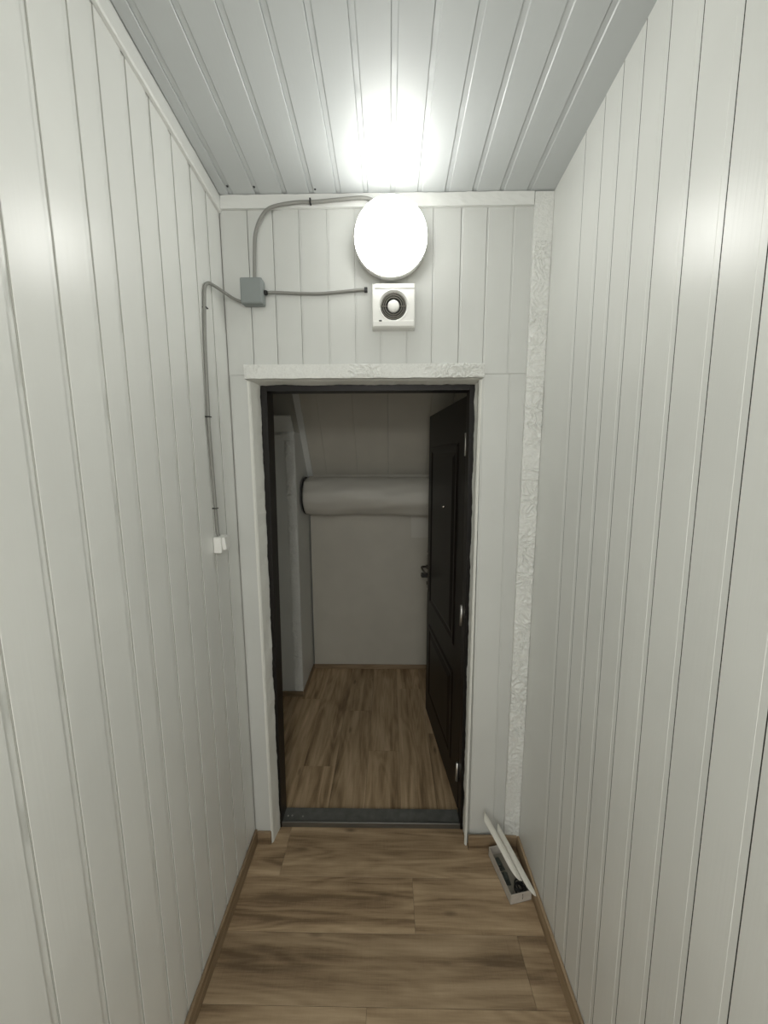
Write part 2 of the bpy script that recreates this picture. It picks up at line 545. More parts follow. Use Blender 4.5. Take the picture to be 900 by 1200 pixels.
# ---- corridor ceiling: backing plus panels running towards the camera
def ceil_slab(name, y0, y1, x0, x1, off, th, mat, parent=None):
    vs = []
    for y in (y0, y1):
        for xx in (x0, x1):
            for dz in (off, off + th):
                vs.append((xx, y, zc(y) + dz))
    fs = [(0, 1, 3, 2), (4, 5, 7, 6), (0, 1, 5, 4), (2, 3, 7, 6), (0, 2, 6, 4), (1, 3, 7, 5)]
    return link(name, vs, fs, mat, parent)
ceiling = struct(ceil_slab('ceiling', YEND - .05, YB + .02, XL - .02, XR + .02, 0.008, 0.03, M['joint']))
g0 = -0.495 - 0.1001
edges = [XL - 0.004] + [g0 + 0.1001 * k for k in range(12)] + [XR + 0.004]
rc = random.Random(3)
for a, b in zip(edges, edges[1:]):
    w = b - a
    prof = board_profile(w, ch=0.0165, d=0.003, side=-1, gap=0.0004, e=0.0014)
    # the tongue channel is slightly wavy along its length
    n = len(prof); vs = []; fs = []
    segs = 130
    y0, y1 = -0.3, YB
    for s in range(segs + 1):
        y = y0 + (y1 - y0) * s / segs
        for (u, nn) in prof:
            dn = 0
            if -0.0038 < nn < -0.0015: dn = 0.0022 * noise.noise(Vector((a * 31 + u * 20, y * 19, 3)))
            vs.append((a + u, y, zc(y) - nn - dn))
    for s in range(segs):
        for i in range(n):
            j = (i + 1) % n
            fs.append((s * n + i, s * n + j, (s + 1) * n + j, (s + 1) * n + i))
    fs.append(tuple(range(n))); fs.append(tuple(segs * n + i for i in range(n)))
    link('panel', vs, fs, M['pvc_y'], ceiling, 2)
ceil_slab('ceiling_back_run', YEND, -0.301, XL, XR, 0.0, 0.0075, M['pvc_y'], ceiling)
for px, py in ((-0.585, 1.445), (-0.49, 1.45), (-0.27, 1.462)):
    vs, fs = lathe_y([(0, -.002), (.003, -.0015), (.0038, 0), (.0038, .002)], 10)
    vs = [Vector((px + v.x, py + v.z, zc(py) + v.y)) for v in vs]
    link('screw', vs, fs, M['black'], ceiling)

# ---- side walls
def side_wall(name, X, sgn, joints, chside, lean, mat, gap, chd, che, back=M['backing'], fill=0, fmat=M['gap']):
    """sgn: direction into the corridor"""
    wall = struct(box(name, (min(X - sgn * .009, X - sgn * .06), YEND - .05, -0.02),
                      (max(X - sgn * .009, X - sgn * .06), YB + .17, 3.25), back))
    for (a, b) in zip(joints, joints[1:]):
        prof = board_profile(b - a, ch=0.0145, d=chd, e=che, side=chside, gap=gap)
        zt = zc((a + b) / 2) + 0.012
        la = lean
        def f0(u, n): return (X + sgn * n, a + u + la * (0.0 - 1.5), 0.0)
        def f1(u, n): return (X + sgn * n, a + u + la * (zt - 1.5), zt)
        prof = [(u + (.045 if b >= YB and u > .05 else 0), n) for u, n in prof]
        n_ = len(prof); vs = []; fs = []
        segs = 90
        off = R.uniform(0, 50)
        for s in range(segs + 1):
            t = s / segs
            for (u, w) in prof:
                dn = 0
                if abs(w + chd) < .00012: dn = min(.0012, chd * .45) * max(-.3, noise.noise(Vector((off, t * 38, 1))))
                p = Vector(f0(u, w + dn)).lerp(Vector(f1(u, w + dn)), t)
                p.y = min(p.y, YB + .002)
                vs.append(p)
        for s in range(segs):
            for i in range(n_):
                j = (i + 1) % n_
                fs.append((s * n_ + i, s * n_ + j, (s + 1) * n_ + j, (s + 1) * n_ + i))
        fs.append(tuple(range(n_))); fs.append(tuple(segs * n_ + i for i in range(n_)))
        link('board', vs, fs, mat, wall, 2)
        # strip coloured as the shade inside the open joint beside the tongue
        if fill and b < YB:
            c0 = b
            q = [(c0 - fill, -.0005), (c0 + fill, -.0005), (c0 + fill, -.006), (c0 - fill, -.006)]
            prism('joint', q, lambda u, n: (X + sgn * n, u - 1.5 * lean, 0), lambda u, n: (X + sgn * n, u + lean * (zt - 1.5), zt), fmat, wall)  # strip standing in for the joint shade
    y0 = joints[0] - abs(lean) * 1.5 - .002
    vs = [(X, YEND, 0), (X, y0 + (-1.5 * lean if lean else 0) + abs(lean) * 1.5, 0), (X, y0 + (1.6 * lean if lean else 0) + abs(lean) * 1.5, zc(y0)), (X, YEND, zc(YEND) + .01)]
    vs += [(X - sgn * .008, v[1], v[2]) for v in vs]
    link('wall_back_run', vs, [(0, 1, 2, 3), (4, 5, 6, 7), (0, 1, 5, 4), (1, 2, 6, 5), (2, 3, 7, 6), (3, 0, 4, 7)], mat, wall)
    return wall
JL = [-0.253, -0.153, -0.053, 0.047, 0.147, 0.247, 0.347, 0.447, 0.552, 0.651, 0.746, 0.842, 0.915, 1.010, 1.098, 1.194, 1.295, 1.395, YB]
JR = [-0.26, -0.17, -0.08, 0.01, 0.10, 0.19, 0.28, 0.37, 0.455, 0.540, 0.627, 0.714, 0.806, 0.897, 0.980, 1.062, 1.142, 1.242, YB]
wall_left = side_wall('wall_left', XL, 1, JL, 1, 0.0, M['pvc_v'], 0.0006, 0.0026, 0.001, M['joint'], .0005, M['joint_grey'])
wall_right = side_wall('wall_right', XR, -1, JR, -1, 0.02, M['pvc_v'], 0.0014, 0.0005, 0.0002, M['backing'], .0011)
wall_back = struct(box('wall_back', (XL - .06, YEND - .06, 2.32), (XR + .06, YEND, 3.3), M['shell']))
for a, b in ((XL - .06, -.53), (.51, XR + .06)):
    box('wall_pier', (a, YEND - .06, 0), (b, YEND, 2.32), M['shell'], wall_back)

# ---- door wall
DX0, DX1, DZ = -0.567, 0.367, 2.128
wall_front = struct(empty('wall_front', (0, 0, 0)))
for a, b in (((XL - .05, YB + .008, -.02), (DX0 - .004, YB + .16, 3.0)), ((DX1 + .004, YB + .008, -.02), (XR + .05, YB + .16, 3.0)),
             ((DX0 - .004, YB + .008, DZ + .006), (DX1 + .004, YB + .16, 3.0))):
    box('wall_core', a, b, M['joint'], wall_front)
def fboard(x0, x1, z0, z1, lean0=0.0, lean1=0.0, gap=0.0004, ch=0.007, d=0.0012):
    prof = board_profile(x1 - x0, ch=ch, d=d, side=-1, gap=gap, e=0.0005)
    w = x1 - x0
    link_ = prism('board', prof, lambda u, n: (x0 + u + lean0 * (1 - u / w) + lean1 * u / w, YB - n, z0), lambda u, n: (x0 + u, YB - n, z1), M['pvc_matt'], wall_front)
    return link_
XS = [XL + 0.003, -0.536, -0.440, -0.341, -0.236, -0.132, -0.034, 0.067, 0.165, 0.270, 0.367, 0.464, XR]
ZS = 2.150
for i, (a, b) in enumerate(zip(XS, XS[1:])):
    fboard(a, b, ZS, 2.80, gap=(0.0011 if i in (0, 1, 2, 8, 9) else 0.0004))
fboard(XL + .005, DX0, 0.0, ZS - .001)
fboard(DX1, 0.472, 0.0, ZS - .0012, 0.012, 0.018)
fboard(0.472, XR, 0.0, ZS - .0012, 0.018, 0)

# plastered door reveals
rv = []
def reveal(name, xo, xi0, xi1, sgn):
    """plaster return from the wall face back to the door frame; ragged inner edge"""
    vs, fs = [], []
    n = 170
    for s in range(n + 1):
        z = DZ * s / n
        xi = xi0 + (xi1 - xi0) * s / n
        rag = 0.0035 * noise.noise(Vector((sgn * 9, 0, z * 9))) + 0.002 * noise.noise(Vector((sgn * 4, 2, z * 45)))
        xw = xo + sgn * 0.0
        pts = [(xo, YB + .012), (xo, YB - .003), (xo + sgn * .006, YB - .003), (xo + sgn * .011, YB + .004),
               (xi + sgn * rag - sgn * .004, YB + .045), (xi + sgn * rag, YB + .064), (xi + sgn * rag, YB + .072), (xo, YB + .072)]
        for (px, py) in pts:
            j = noise.noise_vector(Vector((px * 30, py * 30, z * 60))) * 0.0008 + noise.noise_vector(Vector((px * 40, py * 40, z * 22))) * (0.0022 if py > YB + .01 else 0)
            vs.append((px + j.x, py + j.y, z))
    k = 8
    for s in range(n):
        for i in range(k):
            j = (i + 1) % k
            fs.append((s * k + i, s * k + j, (s + 1) * k + j, (s + 1) * k + i))
    fs.append(tuple(range(k))); fs.append(tuple(n * k + i for i in range(k)))
    return link('reveal', vs, fs, M['plaster'], wall_front)
reveal('reveal', DX0, -0.546, -0.541, 1)
reveal('reveal', DX1, 0.364, 0.357, -1)
# head reveal
vs, fs = [], []
n = 90
for s in range(n + 1):
    xx = DX0 + (DX1 - DX0) * s / n
    rag = 0.004 * noise.noise(Vector((xx * 8, 3, 0))) + 0.0025 * noise.noise(Vector((xx * 40, 1, 7)))
    for (py, pz) in ((YB + .0, DZ + .02), (YB, DZ + .004), (YB + .012, DZ + .001), (YB + .064, DZ - .003 + rag), (YB + .072, DZ - .003 + rag), (YB + .072, DZ + .02)):
        vs.append((xx, py, pz))
for s in range(n):
    for i in range(6):
        j = (i + 1) % 6
        fs.append((s * 6 + i, s * 6 + j, (s + 1) * 6 + j, (s + 1) * 6 + i))
fs.append(tuple(range(6))); fs.append(tuple(n * 6 + i for i in range(6)))
link('reveal', vs, fs, M['plaster'], wall_front)

# ---- trims
tr = [0]
def trimobj(o):
    tr[0] += 1
    o.name = 'trim_%d' % tr[0]
    o.data.name = o.name
    return struct(o)
trimobj(relief_slab('trim', (-0.570, YB - .021, 2.132), (0.369, YB - .0005, 2.185), 0, M['relief'], seed=2))      # above the door
trimobj(relief_slab('trim', (0.537, YB - .0125, 0.001), (XR - .0008, YB - .0005, 2.787), 2, M['relief'], seed=9))       # right corner
trimobj(ribbed_strip('trim', (XL + .013, YB - .012, 2.744), (0.5345, YB - .0005, 2.7895), 0, M['trim'], wob=0.0013, seed=5, step=.02))  # under the ceiling
# sloping trim along the left wall top
vs, fs = [], []
n = 90
sec = [(0.0005, 0.001), (0.0005, -0.056), (0.010, -0.056), (0.013, -0.050), (0.012, -0.006), (0.010, 0.001)]
for s in range(n + 1):
    y = -0.3 + (YB - .0005 + 0.3) * s / n
    for (dx, dz) in sec:
        j = noise.noise_vector(Vector((dx * 60, y * 25, dz * 60))) * 0.0016
        vs.append((XL + dx + max(-.0004, j.x), y, zc(y) - .0005 + dz + (j.z if dz < -.04 else 0)))
k = len(sec)
for s in range(n):
    for i in range(k):
        j = (i + 1) % k
        fs.append((s * k + i, s * k + j, (s + 1) * k + j, (s + 1) * k + i))
fs.append(tuple(range(k))); fs.append(tuple(n * k + i for i in range(k)))
trimobj(link('trim', vs, fs, M['trim']))

# ---- skirtings
def skirt(name, a, b, mat):
    bm = bmesh.new(); bm_box(bm, a, b, 0.003)
    return struct(from_bm(name, bm, mat))
HB = 0.073
skirt('baseboard_left', (XL + .0005, YEND, 0.0005), (XL + .0125, YB - .001, HB), M['skirt_y'])
skirt('baseboard_right', (XR - .0125, YEND, 0.0005), (XR - .0008, YB - .016, HB), M['skirt_y'])
skirt('baseboard_front', (XL + .0135, YB - .0125, 0.0005), (DX0 + .004, YB - .0005, 0.066), M['skirt_x'])
skirt('baseboard_front_right', (DX1 + .001, YB - .0145 - .012, 0.0005), (XR - .0135, YB - .0145, 0.076), M['skirt_x'])
bpy.data.objects['baseboard_front_right'].name = 'baseboard_front.001'

# ---- door: frame, sill, leaf
door = struct(empty('door_1', (0, 1.60, 0)))
def D(name, a, b, mat, parent=door, bev=0.0):
    oy = 1.60
    pa = parent
    return box(name, (a[0], a[1] - oy, a[2]), (b[0], b[1] - oy, b[2]), mat, pa, bev)
# left jamb leans a little with its rebate
def slanted(name, x0b, x0t, x1b, x1t, y0, y1, z0, z1, mat, parent):
    vs = [(x0b, y0 - 1.6, z0), (x1b, y0 - 1.6, z0), (x1b, y1 - 1.6, z0), (x0b, y1 - 1.6, z0), (x0t, y0 - 1.6, z1), (x1t, y0 - 1.6, z1), (x1t, y1 - 1.6, z1), (x0t, y1 - 1.6, z1)]
    return link(name, vs, [(0, 1, 2, 3), (4, 5, 6, 7), (0, 1, 5, 4), (1, 2, 6, 5), (2, 3, 7, 6), (3, 0, 4, 7)], mat, parent)
slanted('jamb', -0.562, -0.562, -0.537, -0.514, 1.563, 1.645, 0.0, DZ + .004, M['frame'], door)
slanted('jamb', 0.350, 0.336, 0.3665, 0.3665, 1.563, 1.625, 0.0, DZ + .004, M['frame'], door)
D('frame_head', (-0.5165, 1.563, 2.102), (0.3355, 1.625, DZ + .004), M['frame'])
D('frame_stop', (-0.5165, 1.6255, 2.110), (0.3355, 1.645, DZ + .004), M['frame'])
sill = D('sill', (-0.5365, 1.566, -0.008), (0.3495, 1.644, 0.024), M['steel_dark'])
bm = bmesh.new(); bm_box(bm, (-0.5365, 1.563 - 1.6, 0.0), (0.3495, 1.574 - 1.6, 0.0305), 0.003)
from_bm('sill_lip', bm, M['lip'], sill)
for sx, sy in ((-0.515, 1.60), (-0.495, 1.602), (-0.44, 1.598)):
    vs, fs = lathe_y([(0, .0022), (.0035, .0018), (.0045, 0)], 10)
    link('screw', [Vector((sx + v.x, sy - 1.6 + v.z, 0.024 + v.y)) for v in vs], fs, M['steel'], sill)

# leaf, hinged at the right jamb and swung into the far room
HX, HY = 0.349, 1.632
ang = math.atan2(2.40 - HY, 0.262 - HX)
LW = math.hypot(2.40 - HY, 0.262 - HX)
du = Vector((math.cos(ang), math.sin(ang), 0)); dn = Vector((-du.y, du.x, 0))   # dn points to the left, to the seen face
LM = Matrix(((du.x, dn.x, 0, HX), (du.y, dn.y, 0, HY - 1.6), (0, 0, 1, 0), (0, 0, 0, 1)))
leaf = box('door_leaf', (0.004, -0.05, 0.04), (LW, 0.0, 2.098), M['leaf'], door, 0.003, M4=LM)
def L_box(name, a, b, mat, bev=0.0):
    return box(name, a, b, mat, leaf, bev, M4=LM)
# pressed panels: frame ridges around a raised field
def pressed(z0, z1, u0, u1):
    bm = bmesh.new()
    loops = [(0.0, 0.0002), (0.012, 0.007), (0.028, 0.007), (0.045, 0.0005), (0.075, 0.0085)]
    rings = []
    for ins, h in loops:
        rings.append([bm.verts.new(LM @ Vector((u, h, z))) for u, z in ((u0 + ins, z0 + ins), (u1 - ins, z0 + ins), (u1 - ins, z1 - ins), (u0 + ins, z1 - ins))])
    for a, b in zip(rings, rings[1:]):
        for i in range(4):
            j = (i + 1) % 4
            bm.faces.new((a[i], a[j], b[j], b[i]))
    bm.faces.new(rings[-1])
    return from_bm('pressed_panel', bm, M['leaf'], leaf)
pressed(0.86, 1.90, 0.13, 0.70)
pressed(0.20, 0.72, 0.13, 0.70)
# peephole
vs, fs = lathe_y([(0, -.010), (.006, -.010), (.010, -.008), (.012, 0)], 16)
link('peephole', [LM @ Vector((0.36 + v.x, 0.007 - v.y, 1.56 + v.z)) for v in vs], fs, M['bronze'], leaf)
# lock plate with lever and thumb turn near the free edge
UH = LW - 0.045
handle = L_box('handle_plate', (UH - .018, 0.0005, 0.94), (UH + .018, 0.010, 1.215), M['bronze'], 0.004)
def H_box(name, a, b, mat, bev=0.003): return box(name, a, b, mat, leaf, bev, M4=LM)
bm = bmesh.new()
pts = spline([LM @ Vector(p) for p in ((UH, 0.008, 1.108), (UH, 0.035, 1.110), (UH - .006, 0.050, 1.110), (UH - .03, 0.054, 1.108), (UH - .075, 0.054, 1.104), (UH - .115, 0.050, 1.098))], 6)
vs, fs = tube(pts, 0.0075, 10)
link('lever', vs, fs, M['bronze'], leaf, True)
vs, fs = lathe_y([(.016, 0), (.016, -.006), (.009, -.011), (.007, -.014)], 20)
link('lever_rose', [LM @ Vector((UH + v.x, 0.010 - v.y, 1.108 + v.z)) for v in vs], fs, M['bronze'], leaf)
H_box('thumb_turn', (UH - .016, 0.010, 1.038), (UH + .016, 0.052, 1.066), M['black'])
H_box('keyhole_cover', (UH - .006, 0.010, 0.985), (UH + .006, 0.018, 1.01), M['bronze'])
for z in (0.955, 1.20):
    vs, fs = lathe_y([(0, -.003), (.004, -.0025), (.005, 0)], 10)
    link('screw', [LM @ Vector((UH + v.x, 0.010 - v.y, z + v.z)) for v in vs], fs, M['steel'], leaf)
for z in (1.882, 1.086, 0.258):
    h = box('hinge', (0.3375, 1.6265 - 1.6, z - .045), (0.3465, 1.6315 - 1.6, z + .045), M['steel'], door, 0.001)
    vs, fs = tube([Vector((0.3405, 0.0285, z - .05)), Vector((0.3405, 0.0285, z)), Vector((0.3405, 0.0285, z + .05))], 0.0075, 12)
    link('pin', vs, fs, M['steel'], h, True)

# ---- room beyond the door
SA = (2.0, 2.965)     # roof slope: (y, z) foot at the knee wall and its head
KW = 1.85
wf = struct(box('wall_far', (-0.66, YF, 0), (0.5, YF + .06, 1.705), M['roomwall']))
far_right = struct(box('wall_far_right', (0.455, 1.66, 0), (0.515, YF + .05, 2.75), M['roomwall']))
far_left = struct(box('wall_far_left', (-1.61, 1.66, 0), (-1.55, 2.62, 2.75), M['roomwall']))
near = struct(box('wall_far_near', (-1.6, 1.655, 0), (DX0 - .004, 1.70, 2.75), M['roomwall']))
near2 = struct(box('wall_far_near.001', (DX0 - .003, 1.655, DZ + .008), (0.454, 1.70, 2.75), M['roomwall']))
# boxed-out wall on the left with its return
blk = struct(box('wall_boxed', (-1.54, 2.60, 0), (-0.672, YF + .05, 2.02), M['trim']))
upr = struct(box('wall_boxed_upper', (-1.54, 2.72, 2.021), (-0.672, YF + .05, 2.70), M['roomwall']))
# roof slope clad in panels
slope = struct(empty('ceiling_slope', (0, 0, 0)))
y_a, z_a, y_b, z_b = YF + .005, 1.70, 2.335, 2.63
sd = Vector((0, y_b - y_a, z_b - z_a)).normalized(); sn_ = Vector((0, sd.z * -1, sd.y)); 
if sn_.z > 0: sn_ = -sn_
sl_len = math.hypot(y_b - y_a, z_b - z_a)
xx = -0.668
for w in (0.16, 0.25, 0.25, 0.308, 0.152):
    prof = board_profile(w, ch=0.006, d=0.0015, gap=0.0006, t=0.012)
    x0 = xx
    f = lambda u, n_, s: Vector((x0 + u, y_a, z_a)) + sn_ * n_ + sd * s
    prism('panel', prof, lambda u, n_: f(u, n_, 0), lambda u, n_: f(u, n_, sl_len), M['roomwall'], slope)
    xx += w
# trim along the slope's left edge
p0 = Vector((-0.66, y_a, z_a)); 
bm = bmesh.new()
Ms = Matrix(((1, 0, 0, -0.6705), (0, sd.y, sn_.y, y_a), (0, sd.z, sn_.z, z_a), (0, 0, 0, 1)))
bm_box(bm, (0, 0.0, 0.001), (0.045, sl_len, 0.012), 0.002, Ms)
trimobj(from_bm('trim', bm, M['trim']))
struct(box('ceiling_far', (-1.6, 1.655, 2.631), (0.5, 2.36, 2.67), M['roomwall']))
box('ceiling_side', (-1.6, 2.36, 2.64), (-0.672, 2.72, 2.67), M['roomwall'], bpy.data.objects['ceiling_far'])
# trims on the boxed-out wall
trimobj(relief_slab('trim', (-0.742, 2.589, 0.03), (-0.6735, 2.5995, 1.955), 2, M['relief'], amp=.006, step=.006, seed=21, scale=30))
trimobj(relief_slab('trim', (-1.2, 2.585, 1.957), (-0.6735, 2.5995, 2.010), 0, M['relief'], amp=.005, step=.006, seed=27, scale=30))
bm = bmesh.new()
Mc = Matrix.Translation((0, 2.60, 2.0205)) @ Matrix.Rotation(math.radians(40), 4, 'X')
bm_box(bm, (-1.5, 0.0, 0.0), (-0.675, 0.012, 0.13), 0.002, Mc)
trimobj(from_bm('trim', bm, M['trim']))
skirt('baseboard_far', (-0.6585, YF - .012, 0.0005), (0.454, YF - .0005, 0.04), M['skirt_x'])
skirt('baseboard_far_left', (-1.2, 2.573, 0.0005), (-0.672, 2.585, 0.04), M['skirt_x'])
skirt('baseboard_far_return', (-0.6715, 2.573, 0.0005), (-0.660, YF - .0005, 0.04), M['skirt_y'])

# ================================================================== THINGS
# ---- lit round lamp
lamp = tag(empty('wall_lamp', (0.006, YB, 2.610)), 'lit round white drum lamp high on the white wall above the door', 'lamp')
RL = 0.132
vs, fs = lathe_y([(0, -.001), (.10, -.001), (.112, -.006), (.118, -.026), (.121, -.034), (0.05, -.034), (0, -.034)], 64)
link('lamp_base', vs, fs, M['lampbase'], lamp, False)
vs, fs = lathe_y([(.119, -.0345), (RL + .001, -.036), (RL + .0015, -.058), (RL, -.0615), (.119, -.0615)], 72)
link('rim', vs, fs, M['plastic'], lamp, True)
prof = [(RL - .002, -.062)]
for k in range(0, 13):
    t = k / 12 * math.pi / 2
    prof.append(((RL - .0015) * (math.cos(t) ** 0.45 if k < 12 else 0), -.063 - .050 * math.sin(t) ** 0.8))
vs, fs = lathe_y(prof, 72)
tag(link('diffuser', vs, fs, M['lit'], lamp, True), 'glowing white diffuser')

# ---- extractor fan
fan = tag(empty('extractor_fan', (0.0165, YB, 2.389)), 'square white extractor fan with a round dark grille under the lamp', 'fan')
hw, hh, fy = 0.081, 0.078, -0.040
NS = 48
RO = 0.049
def superring(rx, rz, y, seg, p=None):
    out = []
    for k in range(seg):
        a = 2 * math.pi * k / seg
        if p: 
            c, s = math.cos(a), math.sin(a)
            d = max(abs(c) , abs(s))
            out.append(Vector((rx * c / d, y, rz * s / d)))
        else: out.append(Vector((rx * math.cos(a), y, rz * math.sin(a))))
    return out
rings = [superring(hw, hh, -.001, NS, 1), superring(hw, hh, fy + .004, NS, 1), superring(hw - .003, hh - .003, fy, NS, 1), superring(RO + .010, RO + .010, fy, NS),
         superring(RO + .006, RO + .006, fy - .001, NS), superring(RO, RO, fy + .006, NS), superring(RO, RO, fy + .022, NS)]
vs = [v for r in rings for v in r]; fs = []
for i in range(len(rings) - 1):
    for k in range(NS):
        k2 = (k + 1) % NS
        fs.append((i * NS + k, i * NS + k2, (i + 1) * NS + k2, (i + 1) * NS + k))
fs.append(tuple(6 * NS + k for k in range(NS)))
link('housing', vs, fs, M['plastic'], fan)
bm = bmesh.new()
bm_box(bm, (-hw + .002, fy - .005, -hh + .002), (hw - .002, fy + .004, -hh + .024), 0.003)
from_bm('lower_cover', bm, M['plastic'], fan)
bm = bmesh.new()
bm_box(bm, (-hw + .010, fy - .0025, hh - .019), (hw - .004, fy + .004, hh - .002), 0.0015)
from_bm('upper_cover', bm, M['plastic'], fan)
box('indicator', (-.055, fy - .0062, -hh + .020), (-.044, fy - .002, -hh + .025), M['black'], fan, 0.0008)
vs, fs = lathe_y([(0, fy + .0215), (RO - .0005, fy + .0215), (RO - .0005, fy + .0205), (0, fy + .0205)], 40)
tag(link('grille_back', vs, fs, M['black'], fan), 'dark opening behind the rings')
def torus(r, w, h, y):
    prof = [(r - w, y), (r - w, y + h), (r + w, y + h), (r + w, y), (r - w, y)]
    return lathe_y(prof, 40)
for r in (0.031, 0.0385, 0.0450):
    vs, fs = torus(r, .0013, .008, fy + .003)
    tag(link('grille_ring', vs, fs, M['ring'], fan), None)
for k in range(4):
    a = k * math.pi / 2
    Mr = Matrix.Rotation(a, 4, 'Y')
    box('grille_spoke', (.021, fy + .004, -.001), (RO - .0006, fy + .011, .001), M['ring'], fan, 0, M4=Mr)
vs, fs = lathe_y([(0, fy - .002), (.012, fy - .001), (.0205, fy + .002), (.0225, fy + .006), (.0225, fy + .012)], 36)
tag(link('hub', vs, fs, M['plastic'], fan, True), 'round white centre cap')

# ---- junction box
jb = tag(empty('junction_box', (-0.518, YB, 2.446)), 'grey square cable junction box on the wall left of the lamp', 'junction box')
bm = bmesh.new(); bm_box(bm, (-.041, -.030, -.045), (.041, -.001, .045), 0.006)
from_bm('box_body', bm, M['jbox'], jb)
bm = bmesh.new(); bm_box(bm, (-.0418, -.046, -.0458), (.0418, -.0305, .0458), 0.006)
from_bm('lid', bm, M['jbox'], jb)
vs, fs = lathe_y([(.009, 0), (.009, .008), (.0065, .012)], 16)
link('cable_gland', [Vector((.041 + v.y, -.016 + v.x, .002 + v.z)) for v in vs], fs, M['black'], jb)
link('cable_gland', [Vector((.006 + v.x, -.016 + v.z, .045 + v.y * .5)) for v in vs], fs, M['jbox'], jb)
link('cable_gland', [Vector((-.041 - v.y * .5, -.016 + v.x, -.030 + v.z)) for v in vs], fs, M['jbox'], jb)

# ---- cables
def cable(pts, r, label, clips=(), per=8):
    P = spline(pts, per)
    root = Vector(pts[0])
    vs, fs = tube([p - root for p in P], r, 10)
    e = tag(empty('cable', root), label, 'cable', None)
    link('sheath', vs, fs, M['cable'], e, True)
    for c, nrm, sz in clips:
        c = Vector(c) - root
        bm = bmesh.new()
        bm_box(bm, (c.x - sz[0], c.y - sz[1], c.z - sz[2]), (c.x + sz[0], c.y + sz[1], c.z + sz[2]), .001)
        from_bm('cable_clip', bm, M['black'], e)
    return e
cable([(-0.512, 1.474, 2.499), (-0.513, 1.479, 2.53), (-0.510, 1.481, 2.60), (-0.503, 1.480, 2.660), (-0.478, 1.478, 2.712), (-0.437, 1.469, 2.739), (-0.351, 1.470, 2.755),
       (-0.271, 1.470, 2.757), (-0.176, 1.470, 2.764), (-0.097, 1.470, 2.768), (-0.05, 1.474, 2.757), (-0.025, 1.476, 2.725)], 0.0062,
      'grey cable looping from the top of the junction box to the lamp', [((-0.290, 1.4685, 2.757), 0, (.003, .0085, .0085))])
cable([(-0.464, 1.474, 2.448), (-0.445, 1.480, 2.452), (-0.363, 1.4826, 2.449), (-0.265, 1.4826, 2.447), (-0.183, 1.4826, 2.453), (-0.105, 1.4826, 2.459), (-0.089, 1.488, 2.458)], 0.0055,
      'grey cable running level from the junction box to the fan', [((-0.089, 1.4825, 2.4585), 0, (.006, .007, .0075))])
cable([(-0.566, 1.474, 2.416), (-0.590, 1.460, 2.422), (-0.612, 1.425, 2.430), (-0.6285, 1.382, 2.434), (-0.6345, 1.350, 2.427), (-0.6355, 1.327, 2.400), (-0.6355, 1.318, 2.35), (-0.6355, 1.304, 2.22), (-0.6355, 1.296, 2.05),
       (-0.6355, 1.292, 1.90), (-0.6355, 1.297, 1.72), (-0.634, 1.300, 1.56), (-0.630, 1.300, 1.537)], 0.0058,
      'grey cable bending round the corner and down to the light switch', [((-0.636, 1.321, 2.335), 0, (.0085, .008, .002)), ((-0.636, 1.293, 1.965), 0, (.0085, .008, .002)), ((-0.636, 1.2985, 1.64), 0, (.0085, .008, .002))])

# ---- switch
sw = tag(empty('light_switch', (XL, 1.305, 1.506)), 'small white surface switch on the left wall at the end of the cable', 'switch')
bm = bmesh.new(); bm_box(bm, (.0008, -.030, -.030), (.030, .030, .030), 0.004)
from_bm('switch_body', bm, M['plastic'], sw)
Mr = Matrix.Rotation(math.radians(-7), 4, 'Y')
bm = bmesh.new(); bm_box(bm, (.029, -.022, -.024), (.043, .024, .024), 0.003, Mr)
from_bm('rocker', bm, M['plastic'], sw)

# ---- wrapped duct in the far room
DR, DZc, DYc = 0.142, 1.548, YF - .150
duct = tag(empty('wrapped_duct', (-0.655, DYc, DZc)), 'fat white wrapped duct running across the far wall of the dark room', 'duct')
vs, fs = [], []
nx, na = 90, 44
x0, x1 = -0.655 + .004, 0.44
for i in range(nx + 1):
    t = i / nx
    X = x0 + (x1 - x0) * t
    for k in range(na):
        a = 2 * math.pi * k / na
        r = DR
        r += 0.006 * noise.noise(Vector((X * 3.2, math.cos(a) * .9, math.sin(a) * .9)))
        r += 0.0035 * noise.noise(Vector((X * 9 + a * 1.5, math.cos(a) * 2, math.sin(a) * 2)))
        # slack fold of the wrap along the underside, deeper to the right
        sag = math.exp(-((a - math.radians(255)) / 0.35) ** 2) * (0.006 + 0.016 * math.exp(-((X - 0.25) / .14) ** 2) + .008 * math.exp(-((X + .45) / .12) ** 2))
        r += sag
        r += 0.006 * noise.noise(Vector((X * 1.6 + 4, a * 2.6 + X * 2.0, 1))) + 0.0022 * (1 - abs(noise.noise(Vector((X * 5 - a * 1.2, a * 3.5 + X * 3, 6)))) * 3)
        # lapped seam on the front, upper side
        d = (a - math.radians(205 - 10 * t))
        if abs(d) < 0.16 and X > -.05: r += 0.004 * (1 - abs(d) / .16)
        if t < .03: r -= (0.03 - t) * 0.25
        vs.append((X + .655, math.cos(a) * r, math.sin(a) * r))
for i in range(nx):
    for k in range(na):
        k2 = (k + 1) % na
        fs.append((i * na + k, i * na + k2, (i + 1) * na + k2, (i + 1) * na + k))
fs.append(tuple(range(na))); fs.append(tuple(nx * na + k for k in range(na)))
link('wrap', vs, fs, M['duct'], duct, True)
vs, fs = lathe_y([(.05, 0), (DR + .004, 0), (DR + .004, .009), (.05, .009), (.05, 0)], 44)
tag(link('end_gap_ring', [Vector((v.y - .004, v.x, v.z)) for v in vs], fs, M['black'], duct), 'black ring for the dark gap at the side wall')  # black ring paints in the shaded gap where the duct enters the wall
